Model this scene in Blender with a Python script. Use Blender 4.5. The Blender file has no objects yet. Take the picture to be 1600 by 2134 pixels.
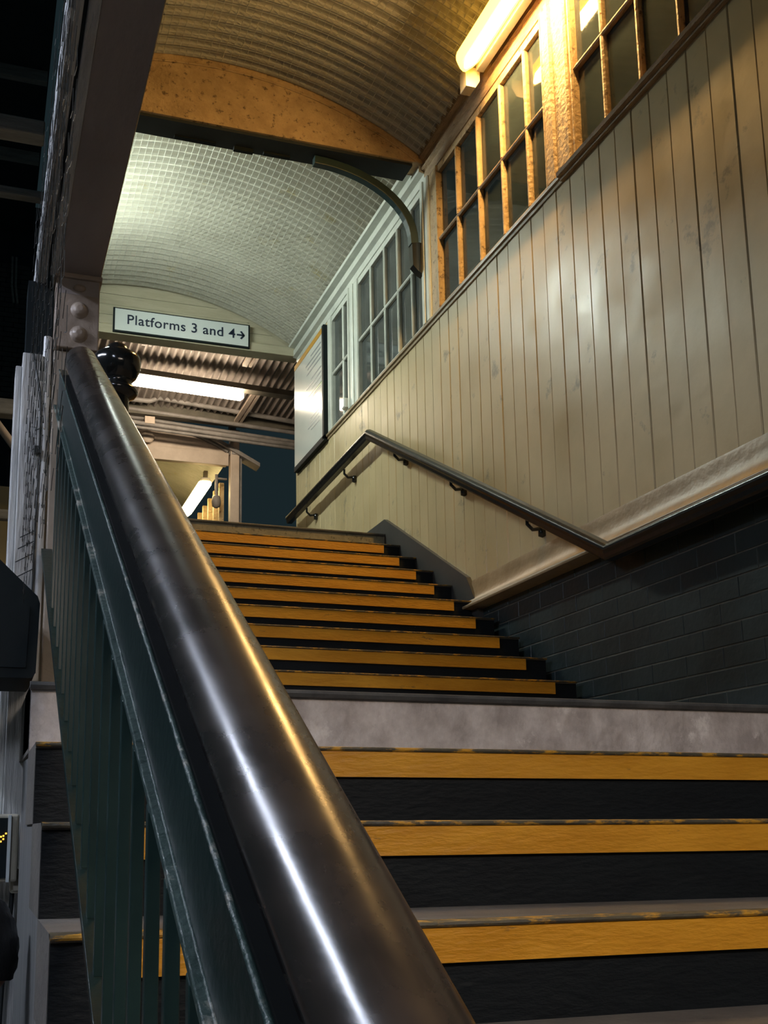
import bpy, bmesh, math, random
from mathutils import Vector, Matrix
random.seed(7)
sc = bpy.context.scene
col = sc.collection
H = 1.905                      # eye height above the lower floor (all z below are relative to the eye)

# ------------------------------------------------------------------ camera, world, exposure
cam_d = bpy.data.cameras.new('camera'); cam = bpy.data.objects.new('camera', cam_d); col.objects.link(cam)
sc.camera = cam
YAW, PITCH, ROLL = .3083, .1826, -.0073
cy_, sy_, cp_, sp_ = math.cos(YAW), math.sin(YAW), math.cos(PITCH), math.sin(PITCH)
fw = Vector((sy_*cp_, cy_*cp_, sp_)); rt = Vector((cy_, -sy_, 0)); up = rt.cross(fw)
r2 = rt*math.cos(ROLL) + up*math.sin(ROLL); u2 = up*math.cos(ROLL) - rt*math.sin(ROLL)
M = Matrix((r2, u2, -fw)).transposed().to_4x4(); M.translation = (0, 0, H)
cam.matrix_world = M
cam_d.sensor_fit = 'HORIZONTAL'; cam_d.sensor_width = 36
cam_d.lens = 36*2261.7/1600
cam_d.shift_x = (800-668.1)/1600
cam_d.shift_y = (1311.2-1067)/1600
cam_d.clip_start = .02; cam_d.clip_end = 200
cam_d.dof.use_dof = False

w = bpy.data.worlds.new('night'); sc.world = w; w.use_nodes = True
w.node_tree.nodes['Background'].inputs[0].default_value = (.045, .085, .10, 1)
w.node_tree.nodes['Background'].inputs[1].default_value = .15
sc.view_settings.view_transform = 'Standard'; sc.view_settings.look = 'None'
sc.view_settings.gamma = 1; sc.view_settings.use_curve_mapping = False
sc.view_settings.exposure = 0.45

WARMCORE = (1.0, .60, .21); COOL = (.90, 1.0, .90); PEACH = (1.0, .84, .62); BLUISH = (.72, .80, 1.0)
L_WARM, L_COOL, L_FAR, L_VAULT, L_PLAT = 150.0, 110.0, 34.0, 14.0, 75.0

# ------------------------------------------------------------------ materials
def mat(name, c1, c2=None, rough=.5, scale=8, bump=0., bscale=40, metal=0., detail=6, stretch=(1, 1, 1), c3=None, c3amt=.35, spec=.5, c3scale=None, rough2=None):
    m = bpy.data.materials.new(name); m.use_nodes = True
    nt = m.node_tree; N = nt.nodes; L = nt.links
    b = N['Principled BSDF']
    b.inputs['Roughness'].default_value = rough; b.inputs['Metallic'].default_value = metal
    b.inputs['Specular IOR Level'].default_value = spec
    tc = N.new('ShaderNodeTexCoord'); mp = N.new('ShaderNodeMapping'); mp.inputs['Scale'].default_value = stretch
    L.new(tc.outputs['Object'], mp.inputs['Vector'])
    c2 = c2 or tuple(x*.75 for x in c1)
    no = N.new('ShaderNodeTexNoise'); no.inputs['Scale'].default_value = scale; no.inputs['Detail'].default_value = detail; no.inputs['Roughness'].default_value = .65
    L.new(mp.outputs[0], no.inputs['Vector'])
    cr = N.new('ShaderNodeValToRGB'); cr.color_ramp.elements[0].position = .36; cr.color_ramp.elements[1].position = .64
    cr.color_ramp.elements[0].color = (*c2, 1); cr.color_ramp.elements[1].color = (*c1, 1)
    L.new(no.outputs['Fac'], cr.inputs['Fac'])
    out = cr.outputs[0]
    if c3:
        n3 = N.new('ShaderNodeTexNoise'); n3.inputs['Scale'].default_value = c3scale or scale*3; n3.inputs['Detail'].default_value = 8; n3.inputs['Roughness'].default_value = .7
        L.new(mp.outputs[0], n3.inputs['Vector'])
        r3 = N.new('ShaderNodeValToRGB'); p = 1-c3amt
        r3.color_ramp.elements[0].position = max(0, p-.04); r3.color_ramp.elements[1].position = min(1, p+.04)
        L.new(n3.outputs['Fac'], r3.inputs['Fac'])
        mx = N.new('ShaderNodeMix'); mx.data_type = 'RGBA'
        L.new(r3.outputs[0], mx.inputs[0]); L.new(out, mx.inputs[6]); mx.inputs[7].default_value = (*c3, 1)
        out = mx.outputs[2]
    L.new(out, b.inputs['Base Color'])
    if rough2 is not None:
        rr = N.new('ShaderNodeMapRange'); rr.inputs[3].default_value = rough; rr.inputs[4].default_value = rough2
        rr.inputs[1].default_value = .35; rr.inputs[2].default_value = .65
        L.new(no.outputs['Fac'], rr.inputs[0]); L.new(rr.outputs[0], b.inputs['Roughness'])
    if bump:
        nb = N.new('ShaderNodeTexNoise'); nb.inputs['Scale'].default_value = bscale; nb.inputs['Detail'].default_value = 8
        L.new(mp.outputs[0], nb.inputs['Vector'])
        bp = N.new('ShaderNodeBump'); bp.inputs['Strength'].default_value = bump; bp.inputs['Distance'].default_value = .01
        L.new(nb.outputs['Fac'], bp.inputs['Height']); L.new(bp.outputs[0], b.inputs['Normal'])
    return m

def emit(name, c, s):
    m = bpy.data.materials.new(name); m.use_nodes = True
    b = m.node_tree.nodes['Principled BSDF']
    b.inputs['Base Color'].default_value = (*[min(1, x*.8) for x in c], 1)
    b.inputs['Emission Color'].default_value = (*c, 1); b.inputs['Emission Strength'].default_value = s
    b.inputs['Roughness'].default_value = .4
    return m

def glass(name, tint, alpha, rough=.05):
    m = mat(name, tint, tuple(x*.6 for x in tint), rough=rough, scale=5, spec=.6)
    m.node_tree.nodes['Principled BSDF'].inputs['Alpha'].default_value = alpha
    return m

MT = dict(
    cream=mat('cream_gloss_paint', (.62, .50, .285), (.52, .41, .225), rough=.28, scale=1.6, bump=.25, bscale=9, c3=(.33, .27, .17), c3amt=.36, c3scale=5, rough2=.5),
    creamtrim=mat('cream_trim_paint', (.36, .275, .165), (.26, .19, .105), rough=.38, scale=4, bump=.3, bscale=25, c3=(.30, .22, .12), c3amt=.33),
    white=mat('white_window_paint', (.66, .69, .63), (.54, .57, .52), rough=.4, scale=6, bump=.2, bscale=30),
    ochre=mat('ochre_timber_paint', (.56, .40, .21), (.40, .275, .135), rough=.5, scale=7, bump=.9, bscale=40, c3=(.15, .095, .045), c3amt=.40),
    brownframe=mat('brown_sill_paint', (.44, .30, .16), (.28, .18, .09), rough=.5, scale=9, bump=.7, bscale=60, c3=(.10, .06, .03), c3amt=.36, stretch=(3, 1, 3)),
    gable=mat('gable_paint', (.50, .47, .35), (.42, .39, .28), rough=.45, scale=3, bump=.2, bscale=20, stretch=(1, 4, 6)),
    vault=mat('vault_sheet_paint', (.48, .47, .39), (.38, .37, .30), rough=.42, scale=2.2, bump=.15, bscale=30, c3=(.40, .36, .22), c3amt=.36, c3scale=3),
    wire=mat('galvanised_wire', (.60, .62, .55), (.42, .43, .38), rough=.35, scale=20, metal=.2),
    darkwire=mat('dark_wire', (.03, .035, .035), rough=.5),
    brick=mat('dark_glazed_brick', (.024, .040, .042), (.016, .027, .029), rough=.42, scale=3, bump=.25, bscale=25, rough2=.55),
    mortar=mat('brick_mortar', (.15, .145, .115), (.09, .088, .072), rough=.85, scale=14),
    stringer=mat('stringer_paint', (.060, .058, .054), (.045, .044, .042), rough=.5, scale=5),
    riser=mat('dark_riser_paint', (.006, .009, .011), (.004, .006, .008), spec=.25, rough=.6, scale=5, bump=.3, bscale=30, c3=(.05, .047, .044), c3amt=.27, c3scale=10, stretch=(1, 1, 3)),
    tread=mat('worn_tread_concrete', (.15, .135, .115), (.10, .09, .08), rough=.75, scale=6, bump=.4, bscale=60),
    yellow=mat('yellow_nosing_paint', (.72, .335, .018), (.58, .25, .011), rough=.42, scale=3.5, bump=.35, bscale=26, stretch=(1, 3, 4), c3=(.14, .085, .03), c3amt=.325, c3scale=9, rough2=.55),
    lip=mat('worn_nosing_lip', (.11, .095, .055), (.05, .046, .036), rough=.45, scale=10, bump=.4, bscale=40, c3=(.55, .28, .025), c3amt=.45, c3scale=14, stretch=(1, 2, 3)),
    darklip=mat('dark_stone_lip', (.10, .10, .095), (.05, .05, .05), rough=.5, scale=10, bump=.3),
    pale=mat('pale_landing_stone', (.68, .62, .58), (.40, .35, .32), rough=.6, scale=12, bump=.9, bscale=30, c3=(.80, .75, .70), c3amt=.38, c3scale=9, stretch=(1, 1, .8)),
    oldpale=mat('worn_upper_stone', (.33, .30, .21), (.22, .20, .14), rough=.65, scale=7, bump=.4, bscale=26, c3=(.10, .09, .06), c3amt=.4),
    floor=mat('floor_concrete', (.14, .13, .12), (.09, .085, .08), rough=.8, scale=3, bump=.2),
    wood=mat('dark_varnished_handrail', (.030, .022, .017), (.020, .016, .013), rough=.22, scale=3, bump=.03, bscale=7, stretch=(5, 1, 5), rough2=.33, spec=.6),
    rail=mat('black_wall_rail', (.012, .011, .011), (.008, .008, .008), rough=.25, scale=6, bump=.1, bscale=30, spec=.6),
    green=mat('dark_green_ironwork', (.009, .021, .018), (.006, .015, .013), rough=.32, scale=6, bump=.12, bscale=60, spec=.6),
    greenworn=mat('worn_green_edge', (.045, .075, .066), (.02, .04, .035), rough=.4, scale=16, bump=.6, bscale=70, c3=(.34, .32, .27), c3amt=.40, c3scale=11),
    balu=mat('baluster_green', (.018, .040, .036), (.012, .028, .025), rough=.28, scale=6, spec=.6),
    recess=mat('gap_shade_black', (.004, .005, .005), rough=.8, spec=.1),  # near-black colour standing in for shade in the handrail gap
    iron=mat('black_gloss_iron', (.012, .013, .012), (.008, .009, .009), rough=.14, scale=4, spec=.7),
    bracket=mat('green_arch_bracket', (.014, .040, .040), (.010, .028, .028), rough=.4, scale=6, spec=.5),
    steel=mat('pinkish_beige_steel', (.36, .285, .225), (.27, .215, .17), rough=.42, scale=7, bump=.45, bscale=35, c3=(.17, .12, .08), c3amt=.3, c3scale=6),
    girder=mat('girder_soffit_paint', (.32, .28, .26), (.26, .225, .21), rough=.6, scale=4, bump=.3, bscale=50, stretch=(1, .4, 1)),
    stone=mat('column_base_plaster', (.36, .30, .235), (.27, .225, .175), rough=.6, scale=4, bump=.3, bscale=30, c3=(.15, .12, .09), c3amt=.32),
    weather=mat('weathered_white_timber', (.58, .58, .56), (.36, .36, .35), rough=.6, scale=9, bump=.5, bscale=40, stretch=(3, 3, .35), c3=(.12, .125, .125), c3amt=.27, c3scale=7),
    weathery=mat('weathered_fascia_timber', (.62, .62, .60), (.40, .40, .385), rough=.6, scale=9, bump=.9, bscale=50, stretch=(3, .35, 3), c3=(.12, .125, .125), c3amt=.27, c3scale=7),
    pipe=mat('white_painted_bead', (.78, .78, .76), (.62, .62, .60), rough=.45, scale=12, bump=.5, bscale=60, c3=(.22, .2, .19), c3amt=.36, stretch=(1, 1, .3)),
    string=mat('streaked_outer_string', (.19, .19, .185), (.105, .11, .11), rough=.6, scale=16, bump=.35, bscale=50, stretch=(1, 2, .12)),
    darkbox=mat('dark_enclosure_paint', (.009, .015, .017), (.007, .011, .013), spec=.15, rough=.6, scale=5),
    farbrick=mat('sooty_brick', (.060, .062, .062), (.040, .043, .044), rough=.75, scale=10, bump=.3),
    fardark=mat('dark_backing', (.018, .026, .029), rough=.8),
    fargrey=mat('far_grey_timber', (.30, .285, .26), (.20, .19, .175), rough=.6, scale=9, bump=.4, stretch=(.4, 3, 3)),
    peach=mat('far_gable_peach', (.62, .50, .40), (.52, .41, .32), rough=.5, scale=5),
    canopy=mat('canopy_sheet', (.42, .36, .32), (.30, .255, .225), rough=.5, scale=4),
    conduit=mat('grey_conduit', (.30, .27, .25), (.20, .18, .165), rough=.5, scale=7),
    canopybeam=mat('canopy_beam_paint', (.14, .12, .09), (.09, .08, .06), rough=.55, scale=6),
    signwhite=mat('sign_enamel_white', (.66, .72, .72), (.62, .68, .68), rough=.35, scale=2),
    ink=mat('sign_ink_navy', (.018, .03, .06), rough=.4),
    text=mat('poster_ink', (.22, .25, .27), (.16, .18, .2), rough=.4),
    orange=mat('poster_orange', (.70, .36, .045), rough=.35),
    greenline=mat('poster_green', (.06, .22, .08), rough=.35),
    poster=mat('poster_paper', (.66, .68, .64), (.60, .62, .59), rough=.16, scale=2),
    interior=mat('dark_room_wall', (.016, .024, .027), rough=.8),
    glass=glass('dusty_dark_glass', (.055, .075, .078), .62, .045),
    glassw=glass('dusty_grey_glass', (.115, .130, .125), .70, .06),
    fixture=mat('lamp_body_paint', (.55, .50, .38), (.45, .40, .30), rough=.4),
    cream2=mat('cream_plastic', (.50, .46, .36), rough=.5),
    hair=mat('black_hair', (.010, .010, .010), (.005, .005, .005), rough=.42, scale=60, stretch=(1, 1, .2), bump=.4, bscale=80),
    skin=mat('skin', (.36, .16, .085), (.31, .135, .07), rough=.5, scale=8),
    jacket=mat('dark_jacket', (.02, .022, .028), rough=.8, scale=30),
    trouser=mat('dark_trousers', (.018, .018, .02), rough=.85, scale=30),
    shoe=mat('black_shoe', (.012, .012, .012), rough=.4),
)
E_WARM = emit('warm_tube_diffuser', WARMCORE, L_WARM)
E_SHELL = emit('amber_diffuser_shell', (1.0, .50, .055), 7.0)
E_CROSS = emit('neutral_fill_tube', (1, .84, .70), 62.0)
E_COOL = emit('cool_tube_diffuser', COOL, L_COOL)
E_FAR = emit('far_tube_diffuser', PEACH, L_FAR)
E_VAULT = emit('vault_tube_diffuser', (1, .76, .34), L_VAULT)
E_PLAT = emit('platform_tube_diffuser', BLUISH, L_PLAT)
E_LED = emit('orange_led', (1, .45, .05), 2.0)

# ------------------------------------------------------------------ mesh builder
class MB:
    def __init__(s): s.v = []; s.f = []; s.sm = []
    def add(s, vs, fs, smooth=False):
        o = len(s.v); s.v += [tuple(v) for v in vs]; s.f += [tuple(i+o for i in f) for f in fs]; s.sm += [smooth]*len(fs)
    def box(s, x0, x1, y0, y1, z0, z1):
        s.add([(x0,y0,z0),(x1,y0,z0),(x1,y1,z0),(x0,y1,z0),(x0,y0,z1),(x1,y0,z1),(x1,y1,z1),(x0,y1,z1)],
              [(0,3,2,1),(4,5,6,7),(0,1,5,4),(1,2,6,5),(2,3,7,6),(3,0,4,7)])
    def loft(s, rings, caps=True, smooth=False, closed=True):
        n = len(rings[0]); vs = [p for r in rings for p in r]; fs = []
        for i in range(len(rings)-1):
            for j in range(n if closed else n-1):
                a = i*n+j; b = i*n+(j+1) % n
                fs.append((a, b, b+n, a+n))
        s.add(vs, fs, smooth)
        if caps and closed:
            s.add(rings[0], [tuple(range(n-1, -1, -1))]); s.add(rings[-1], [tuple(range(n))])
    def prism_x(s, prof, x0, x1):          # prof: (y,z)
        s.loft([[(x0, y, z) for y, z in prof], [(x1, y, z) for y, z in prof]])
    def prism_y(s, prof, y0, y1):          # prof: (x,z)
        s.loft([[(x, y0, z) for x, z in prof], [(x, y1, z) for x, z in prof]])
    def prism_z(s, prof, z0, z1):
        s.loft([[(x, y, z0) for x, y in prof], [(x, y, z1) for x, y in prof]])
    def tube(s, pts, r, n=8, smooth=True, caps=True):
        pts = [Vector(p) for p in pts]; rings = []
        rs = r if isinstance(r, (list, tuple)) else [r]*len(pts)
        ref = Vector((0, 0, 1))
        for i, p in enumerate(pts):
            t = (pts[min(i+1, len(pts)-1)] - pts[max(i-1, 0)]).normalized()
            q = ref if abs(t.dot(ref)) < .9 else Vector((1, 0, 0))
            a = t.cross(q).normalized(); b = a.cross(t).normalized()
            rings.append([tuple(p + a*rs[i]*math.cos(2*math.pi*k/n) + b*rs[i]*math.sin(2*math.pi*k/n)) for k in range(n)])
        s.loft(rings, caps, smooth)
    def lathe(s, c, prof, n=20):           # prof: (r,z)
        rings = [[(c[0]+r*math.cos(2*math.pi*k/n), c[1]+r*math.sin(2*math.pi*k/n), c[2]+z) for k in range(n)] for r, z in prof]
        s.loft(rings, True, True)
    def ball(s, c, rx, ry, rz, n=16, m=10):
        rings = []
        for i in range(1, m):
            t = math.pi*i/m
            rings.append([(c[0]+rx*math.sin(t)*math.cos(2*math.pi*k/n), c[1]+ry*math.sin(t)*math.sin(2*math.pi*k/n), c[2]-rz*math.cos(t)) for k in range(n)])
        s.loft(rings, True, True)
    def mesh(s, name, m):
        me = bpy.data.meshes.new(name); me.from_pydata(s.v, [], s.f)
        for p, q in zip(me.polygons, s.sm): p.use_smooth = q
        me.materials.append(m)
        bm = bmesh.new(); bm.from_mesh(me); bmesh.ops.recalc_face_normals(bm, faces=bm.faces); bm.to_mesh(me); bm.free()
        return me
    def build(s, name, m, parent=None, bevel=0., raise_=True):
        if raise_: s.v = [(x, y, z+H) for x, y, z in s.v]
        o = bpy.data.objects.new(name, s.mesh(name, m)); col.objects.link(o)
        if parent is not None:
            o.parent = parent; o.matrix_parent_inverse = Matrix.Translation(-Vector(parent.location)) if parent.type == 'EMPTY' else Matrix()
        if bevel:
            b = o.modifiers.new('bevel', 'BEVEL'); b.width = bevel; b.segments = 2; b.limit_method = 'ANGLE'
        return o

def tag(o, label=None, cat=None, group=None, kind=None):
    if label: o['label'] = label
    if cat: o['category'] = cat
    if group: o['group'] = group
    if kind: o['kind'] = kind
    return o
def empty(name, loc, label=None, cat=None, group=None, kind=None):
    o = bpy.data.objects.new(name, None); col.objects.link(o); o.location = (loc[0], loc[1], loc[2]+H); o.empty_display_size = .1
    return tag(o, label, cat, group, kind)
def box(name, m, x0, x1, y0, y1, z0, z1, parent=None, bevel=0.):
    b = MB(); b.box(x0, x1, y0, y1, z0, z1); return b.build(name, m, parent, bevel)

# ------------------------------------------------------------------ key dimensions (metres, from the eye)
XW = 2.7164                    # right wall face
XE = 2.571                     # right end of the yellow nosings
LX = .115                      # left end of the steps
g1, r1, Y2, Z2 = .29, .16, 1.9316, .015
LE, ZL = Y2+2*g1, Z2+2*r1      # lower landing edge
gU, rU, YU, ZU1 = .27318, .15245, 4.4684, .6784
YT, ZT = YU+9*gU, ZU1+9*rU     # top landing edge
FZ = -H                        # lower floor
SILL, TRAN, HEAD, EAVE = 3.28, 3.775, 4.30, 4.47
YR, YG = 6.09, 9.18            # arch rib, end gable
AC, AZ, AR = 1.28, 4.85-2.6, 2.6   # vault arc centre x, centre z, radius

# ------------------------------------------------------------------ floors
tag(box('floor', MT['floor'], -6, 6, -4, 30, FZ-.2, FZ), kind='structure')
fl = box('floor_landing', MT['tread'], LX, XW-.03, LE+.03, YU-gU, ZL-.15, ZL-.002); tag(fl, kind='structure')
fu = box('floor_upper', MT['tread'], .2, XW-.03, YT+.03, 16.5, ZT-.15, ZT-.002); tag(fu, kind='structure')

# ------------------------------------------------------------------ right wall: boards, bricks, skirting
wr = box('wall_right', MT['mortar'], XW+.012, XW+.12, -1.5, YG+.08, FZ, SILL-.03); tag(wr, kind='structure')
BW = .1347
y = 6.096 - 34*BW
i = 0
while y < YG-.02:
    y1 = min(y+BW, YG)
    if y1 > 2.2:
        def bot(yy):
            if yy > 6.94: return 2.10
            return max(1.40, 1.446-.05+(yy-5.635)*.547)
        d = random.uniform(-.0018, .0018); d2 = d+random.uniform(-.001, .001); c = .0045
        b = MB()
        sec = [(XW+.012, y+.0006), (XW+.012, y1-.0006), (XW+d2+c, y1-.0006), (XW+d2, y1-.0006-c), (XW+d, y+.0006+c), (XW+d+c, y+.0006)]
        b.loft([[(px, py, bot(py)) for px, py in sec], [(px, py, SILL-.02) for px, py in sec]])
        b.build('board', MT['cream'], wr)
    y = y1; i += 1
CH, BL = .0853, .232
for k in range(13):
    z0 = .597-4*CH + k*CH
    z1 = min(z0+CH-.0055, 1.262)
    if z1 - z0 < .02: continue
    yy = 2.3 + (BL/2 if k % 2 else 0)
    while yy < 6.2:
        ye = min(yy+BL-.004, 6.2)
        d = random.uniform(-.0015, .0015)
        b = MB(); e = .002
        xo, xi = XW+.012, XW+.0085+d*.6
        b.loft([[(xo, yy, z0), (xo, ye, z0), (xo, ye, z1), (xo, yy, z1)], [(xi+e, yy, z0), (xi+e, ye, z0), (xi+e, ye, z1), (xi+e, yy, z1)],
                [(xi, yy+e, z0+e), (xi, ye-e, z0+e), (xi, ye-e, z1-e), (xi, yy+e, z1-e)]])
        b.build('brick', MT['brick'], wr)
        yy += BL
# splayed skirting between brick and boards
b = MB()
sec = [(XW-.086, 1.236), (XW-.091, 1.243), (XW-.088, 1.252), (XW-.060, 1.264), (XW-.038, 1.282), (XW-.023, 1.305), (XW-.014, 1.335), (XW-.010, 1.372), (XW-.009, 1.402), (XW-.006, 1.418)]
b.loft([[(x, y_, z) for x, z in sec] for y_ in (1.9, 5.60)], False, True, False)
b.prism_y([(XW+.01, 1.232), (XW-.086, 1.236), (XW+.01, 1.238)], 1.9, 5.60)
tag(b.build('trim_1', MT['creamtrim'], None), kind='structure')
# dark stringer on the wall above the upper flight and skirting of the top landing
b = MB()
b.prism_x([(5.50, 1.25), (5.635, 1.446), (6.94, 2.16), (YG, 2.16), (YG, 2.03), (7.05, 2.03), (6.93, 1.95), (5.50, 1.17)], XW-.028, XW+.01)
tag(b.build('trim_2', MT['stringer'], None), kind='structure')
# sill rail under the windows
b = MB(); b.prism_y([(XW+.05, SILL-.05), (XW-.022, SILL-.05), (XW-.024, SILL-.037), (XW-.042, SILL-.032), (XW-.046, SILL-.012), (XW-.03, SILL), (XW+.05, SILL+.004)], 2.2, 4.40)
tag(b.build('trim_4', MT['brownframe'], None), kind='structure')
b = MB(); b.prism_y([(XW+.05, SILL-.05), (XW-.010, SILL-.05), (XW-.010, SILL-.03), (XW-.022, SILL-.026), (XW-.024, SILL-.010), (XW-.012, SILL-.002), (XW+.05, SILL+.002)], 4.40, YG)
tag(b.build('trim_5', MT['creamtrim'], None), kind='structure')
# dark room behind the windows
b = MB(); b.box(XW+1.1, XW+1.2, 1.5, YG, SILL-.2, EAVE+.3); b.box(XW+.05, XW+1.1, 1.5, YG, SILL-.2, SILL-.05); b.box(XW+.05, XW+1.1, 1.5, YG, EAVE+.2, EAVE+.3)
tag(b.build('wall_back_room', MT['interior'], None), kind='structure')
# head beam, wall plate
b = MB(); b.prism_y([(XW+.06, HEAD), (XW-.005, HEAD), (XW-.012, HEAD+.03), (XW-.012, HEAD+.06), (XW-.035, HEAD+.075), (XW-.035, HEAD+.125), (XW-.06, HEAD+.14), (XW-.06, EAVE+.02), (XW+.06, EAVE+.02)], 1.5, YR+.03)
tag(b.build('trim_6', MT['brownframe'], None), kind='structure')
b = MB(); b.prism_y([(XW+.06, HEAD), (XW-.005, HEAD), (XW-.012, HEAD+.03), (XW-.012, HEAD+.05), (XW-.05, HEAD+.06), (XW-.05, HEAD+.115), (XW-.032, HEAD+.118), (XW-.032, HEAD+.135), (XW-.09, HEAD+.14), (XW-.09, EAVE), (XW+.06, EAVE)], YR+.03, YG)
tag(b.build('trim_7', MT['white'], None), kind='structure')

# ------------------------------------------------------------------ windows
def post(name, y0, y1, m):
    b = MB(); e = .012
    b.prism_z([(XW+.06, y0), (XW-.012, y0), (XW-.02, y0+e), (XW-.02, y0+(y1-y0)*.42), (XW-.008, y0+(y1-y0)*.47), (XW-.008, y0+(y1-y0)*.62), (XW-.022, y0+(y1-y0)*.66), (XW-.022, y1-e), (XW-.012, y1), (XW+.06, y1)], SILL, HEAD+.005)
    return tag(b.build(name, m, None), kind='structure')
post('trim_8', 4.29, 4.53, MT['ochre'])
post('trim_9', 6.062, 6.185, MT['white'])
post('trim_10', 7.595, 7.712, MT['white'])
def window(n, y0, y1, bars, m, g, jamb=(.05, .05), bw=.024):
    t = empty('window_%d' % n, (XW, (y0+y1)/2, SILL), kind='structure')
    b = MB()
    a, c = y0+jamb[0], y1-jamb[1]
    b.box(XW-.004, XW+.045, y0, a, SILL, HEAD); b.box(XW-.004, XW+.045, c, y1, SILL, HEAD)
    b.box(XW+.002, XW+.045, a, c, SILL, SILL+.028); b.box(XW+.002, XW+.045, a, c, HEAD-.05, HEAD)
    b.box(XW-.010, XW+.002, a-.018, a-.004, SILL, HEAD); b.box(XW-.010, XW+.002, c+.004, c+.018, SILL, HEAD)
    b.build('frame', m, t, .002)
    ys = [a] + bars + [c]
    def bar_sec(u, wd): return [(XW+.042, u-wd*.35), (XW+.02, u-wd/2), (XW+.006, u-wd/2), (XW-.002, u-wd*.22), (XW-.002, u+wd*.22), (XW+.006, u+wd/2), (XW+.02, u+wd/2), (XW+.042, u+wd*.35)]
    for u in bars:
        for (za, zb) in ((SILL+.028, TRAN-.011), (TRAN+.011, HEAD-.05)):
            q = MB(); q.prism_z(bar_sec(u, bw), za, zb); q.build('glazing_bar', m, t)
    q = MB(); q.prism_y([(XW+.042, TRAN-.008), (XW+.006, TRAN-.011), (XW-.001, TRAN-.004), (XW-.001, TRAN+.004), (XW+.006, TRAN+.011), (XW+.042, TRAN+.008)], a, c)
    q.build('transom', MT['brownframe'] if m is MT['ochre'] else m, t)
    for k in range(len(ys)-1):
        for (za, zb) in ((SILL+.02, TRAN), (TRAN, HEAD-.04)):
            q = MB(); x = XW+.028+random.uniform(-.0015, .0015)
            q.box(x, x+.003, ys[k]+.004, ys[k+1]-.004, za+.004, zb-.004); q.build('pane', g, t)
    return t
window(1, 2.4, 4.29, [2.86, 3.145, 3.432, 3.72, 4.005], MT['ochre'], MT['glass'], (.05, .03))
window(2, 4.53, 6.062, [4.758, 5.052, 5.353, 5.652], MT['ochre'], MT['glass'], (.03, .13))
window(3, 6.185, 7.595, [6.412, 6.668, 6.930, 7.222], MT['white'], MT['glassw'], (.03, .10))
window(4, 7.712, 8.27, [7.880], MT['white'], MT['glassw'], (.03, .11))
b = MB(); b.box(XW+.0, XW+.06, 8.27, YG, SILL, HEAD); tag(b.build('trim_11', MT['cream'], None), kind='structure')
tag(box('wall_right_end', MT['cream'], XW-.004, XW+.14, YG, YG+.05, ZT-.02, SILL+.02), kind='structure')
# loose white hinge box at the foot of the far white post
t = empty('junction_box', (XW-.02, 7.78, 3.32), 'small white plastic box at the foot of the far white window post', 'box')
box('casing', MT['signwhite'], XW-.05, XW-.006, 7.70, 7.77, 3.295, 3.375, t, .004)
box('cover', MT['signwhite'], XW-.056, XW-.05, 7.706, 7.764, 3.302, 3.368, t, .002)

# ------------------------------------------------------------------ corrugated vault in two bays
def arc(th, R=AR): return AC+R*math.sin(th), AZ+R*math.cos(th)
def vault(name, y0, y1, m):
    pitch, amp = .086, .027
    ny = int((y1-y0)/pitch*8); nt_ = 44
    tha, thb = -.30, .575
    vs = []; fs = []
    for side in (0, 1):
        for iy in range(ny+1):
            yy = y0+(y1-y0)*iy/ny
            off = amp*math.sin(2*math.pi*(yy-y0)/pitch) + (.004 if side else 0) + .026
            for it in range(nt_+1):
                th = tha+(thb-tha)*it/nt_
                x, z = arc(th, AR+off)
                vs.append((x, yy, z))
    n = nt_+1; o2 = (ny+1)*n
    for s in (0, 1):
        for iy in range(ny):
            for it in range(nt_):
                a = s*o2+iy*n+it; f = (a, a+1, a+1+n, a+n)
                fs.append(f if s else f[::-1])
    b = MB(); b.add(vs, fs, True)
    o = b.build(name, m); return tag(o, kind='structure')
cl1 = vault('ceiling', 1.2, YR, MT['vault'])
cl2 = vault('ceiling_far_bay', YR+.16, YG-.0, MT['vault'])
def netting(name, y0, y1, parent):
    b = MB(); r = .0017
    tha, thb = -.30, .565
    n = int((thb-tha)*AR/.046)
    for k in range(n+1):
        th = tha+(thb-tha)*k/n
        x, z = arc(th, AR-.002)
        b.tube([(x, y0, z), (x, y1, z)], r, 4, False, False)
    yy = y0+.02
    while yy < y1:
        pts = [(arc(tha+(thb-tha)*k/14, AR-.003)[0], yy, arc(tha+(thb-tha)*k/14, AR-.003)[1]) for k in range(15)]
        b.tube(pts, r, 4, False, False); yy += .043
    return tag(b.build(name, MT['wire'], parent), None, None, kind='stuff')
netting('wire_netting', 2.5, YR-.01, cl1)
netting('wire_netting', YR+.17, YG-.04, cl2)
tag(box('ceiling_near', MT['fixture'], .5, XW, -2.6, 1.18, 4.405, 4.5), kind='structure')

# arched timber rib between the bays
def arched(b, y0, y1, zb, R, xa, xb, zlo=None):
    n = 30
    top = []
    for k in range(n+1):
        x = xa+(xb-xa)*k/n
        top.append((x, AZ+math.sqrt(R*R-(x-AC)**2)))
    b.loft([[(x, yy, z) for x, z in top+[(xb, zb), (xa, zb)]] for yy in (y0, y1)])
t = empty('arch_rib', (AC, YR, 4.4), 'ochre painted arched timber beam across the roof vault', 'beam')
b = MB(); arched(b, YR+.002, YR+.15, 4.405, AR+.05, .5, XW-.0); b.build('beam', MT['ochre'], t)
box('dark_soffit', MT['fardark'], .5, XW-.1, YR+.02, YR+.20, 4.385, 4.404, t)  # dark board along the underside of the rib
b = MB(); arched(b, YR-.006, YR, 4.405+.27, AR-.03, .2, 2.2)
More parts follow.
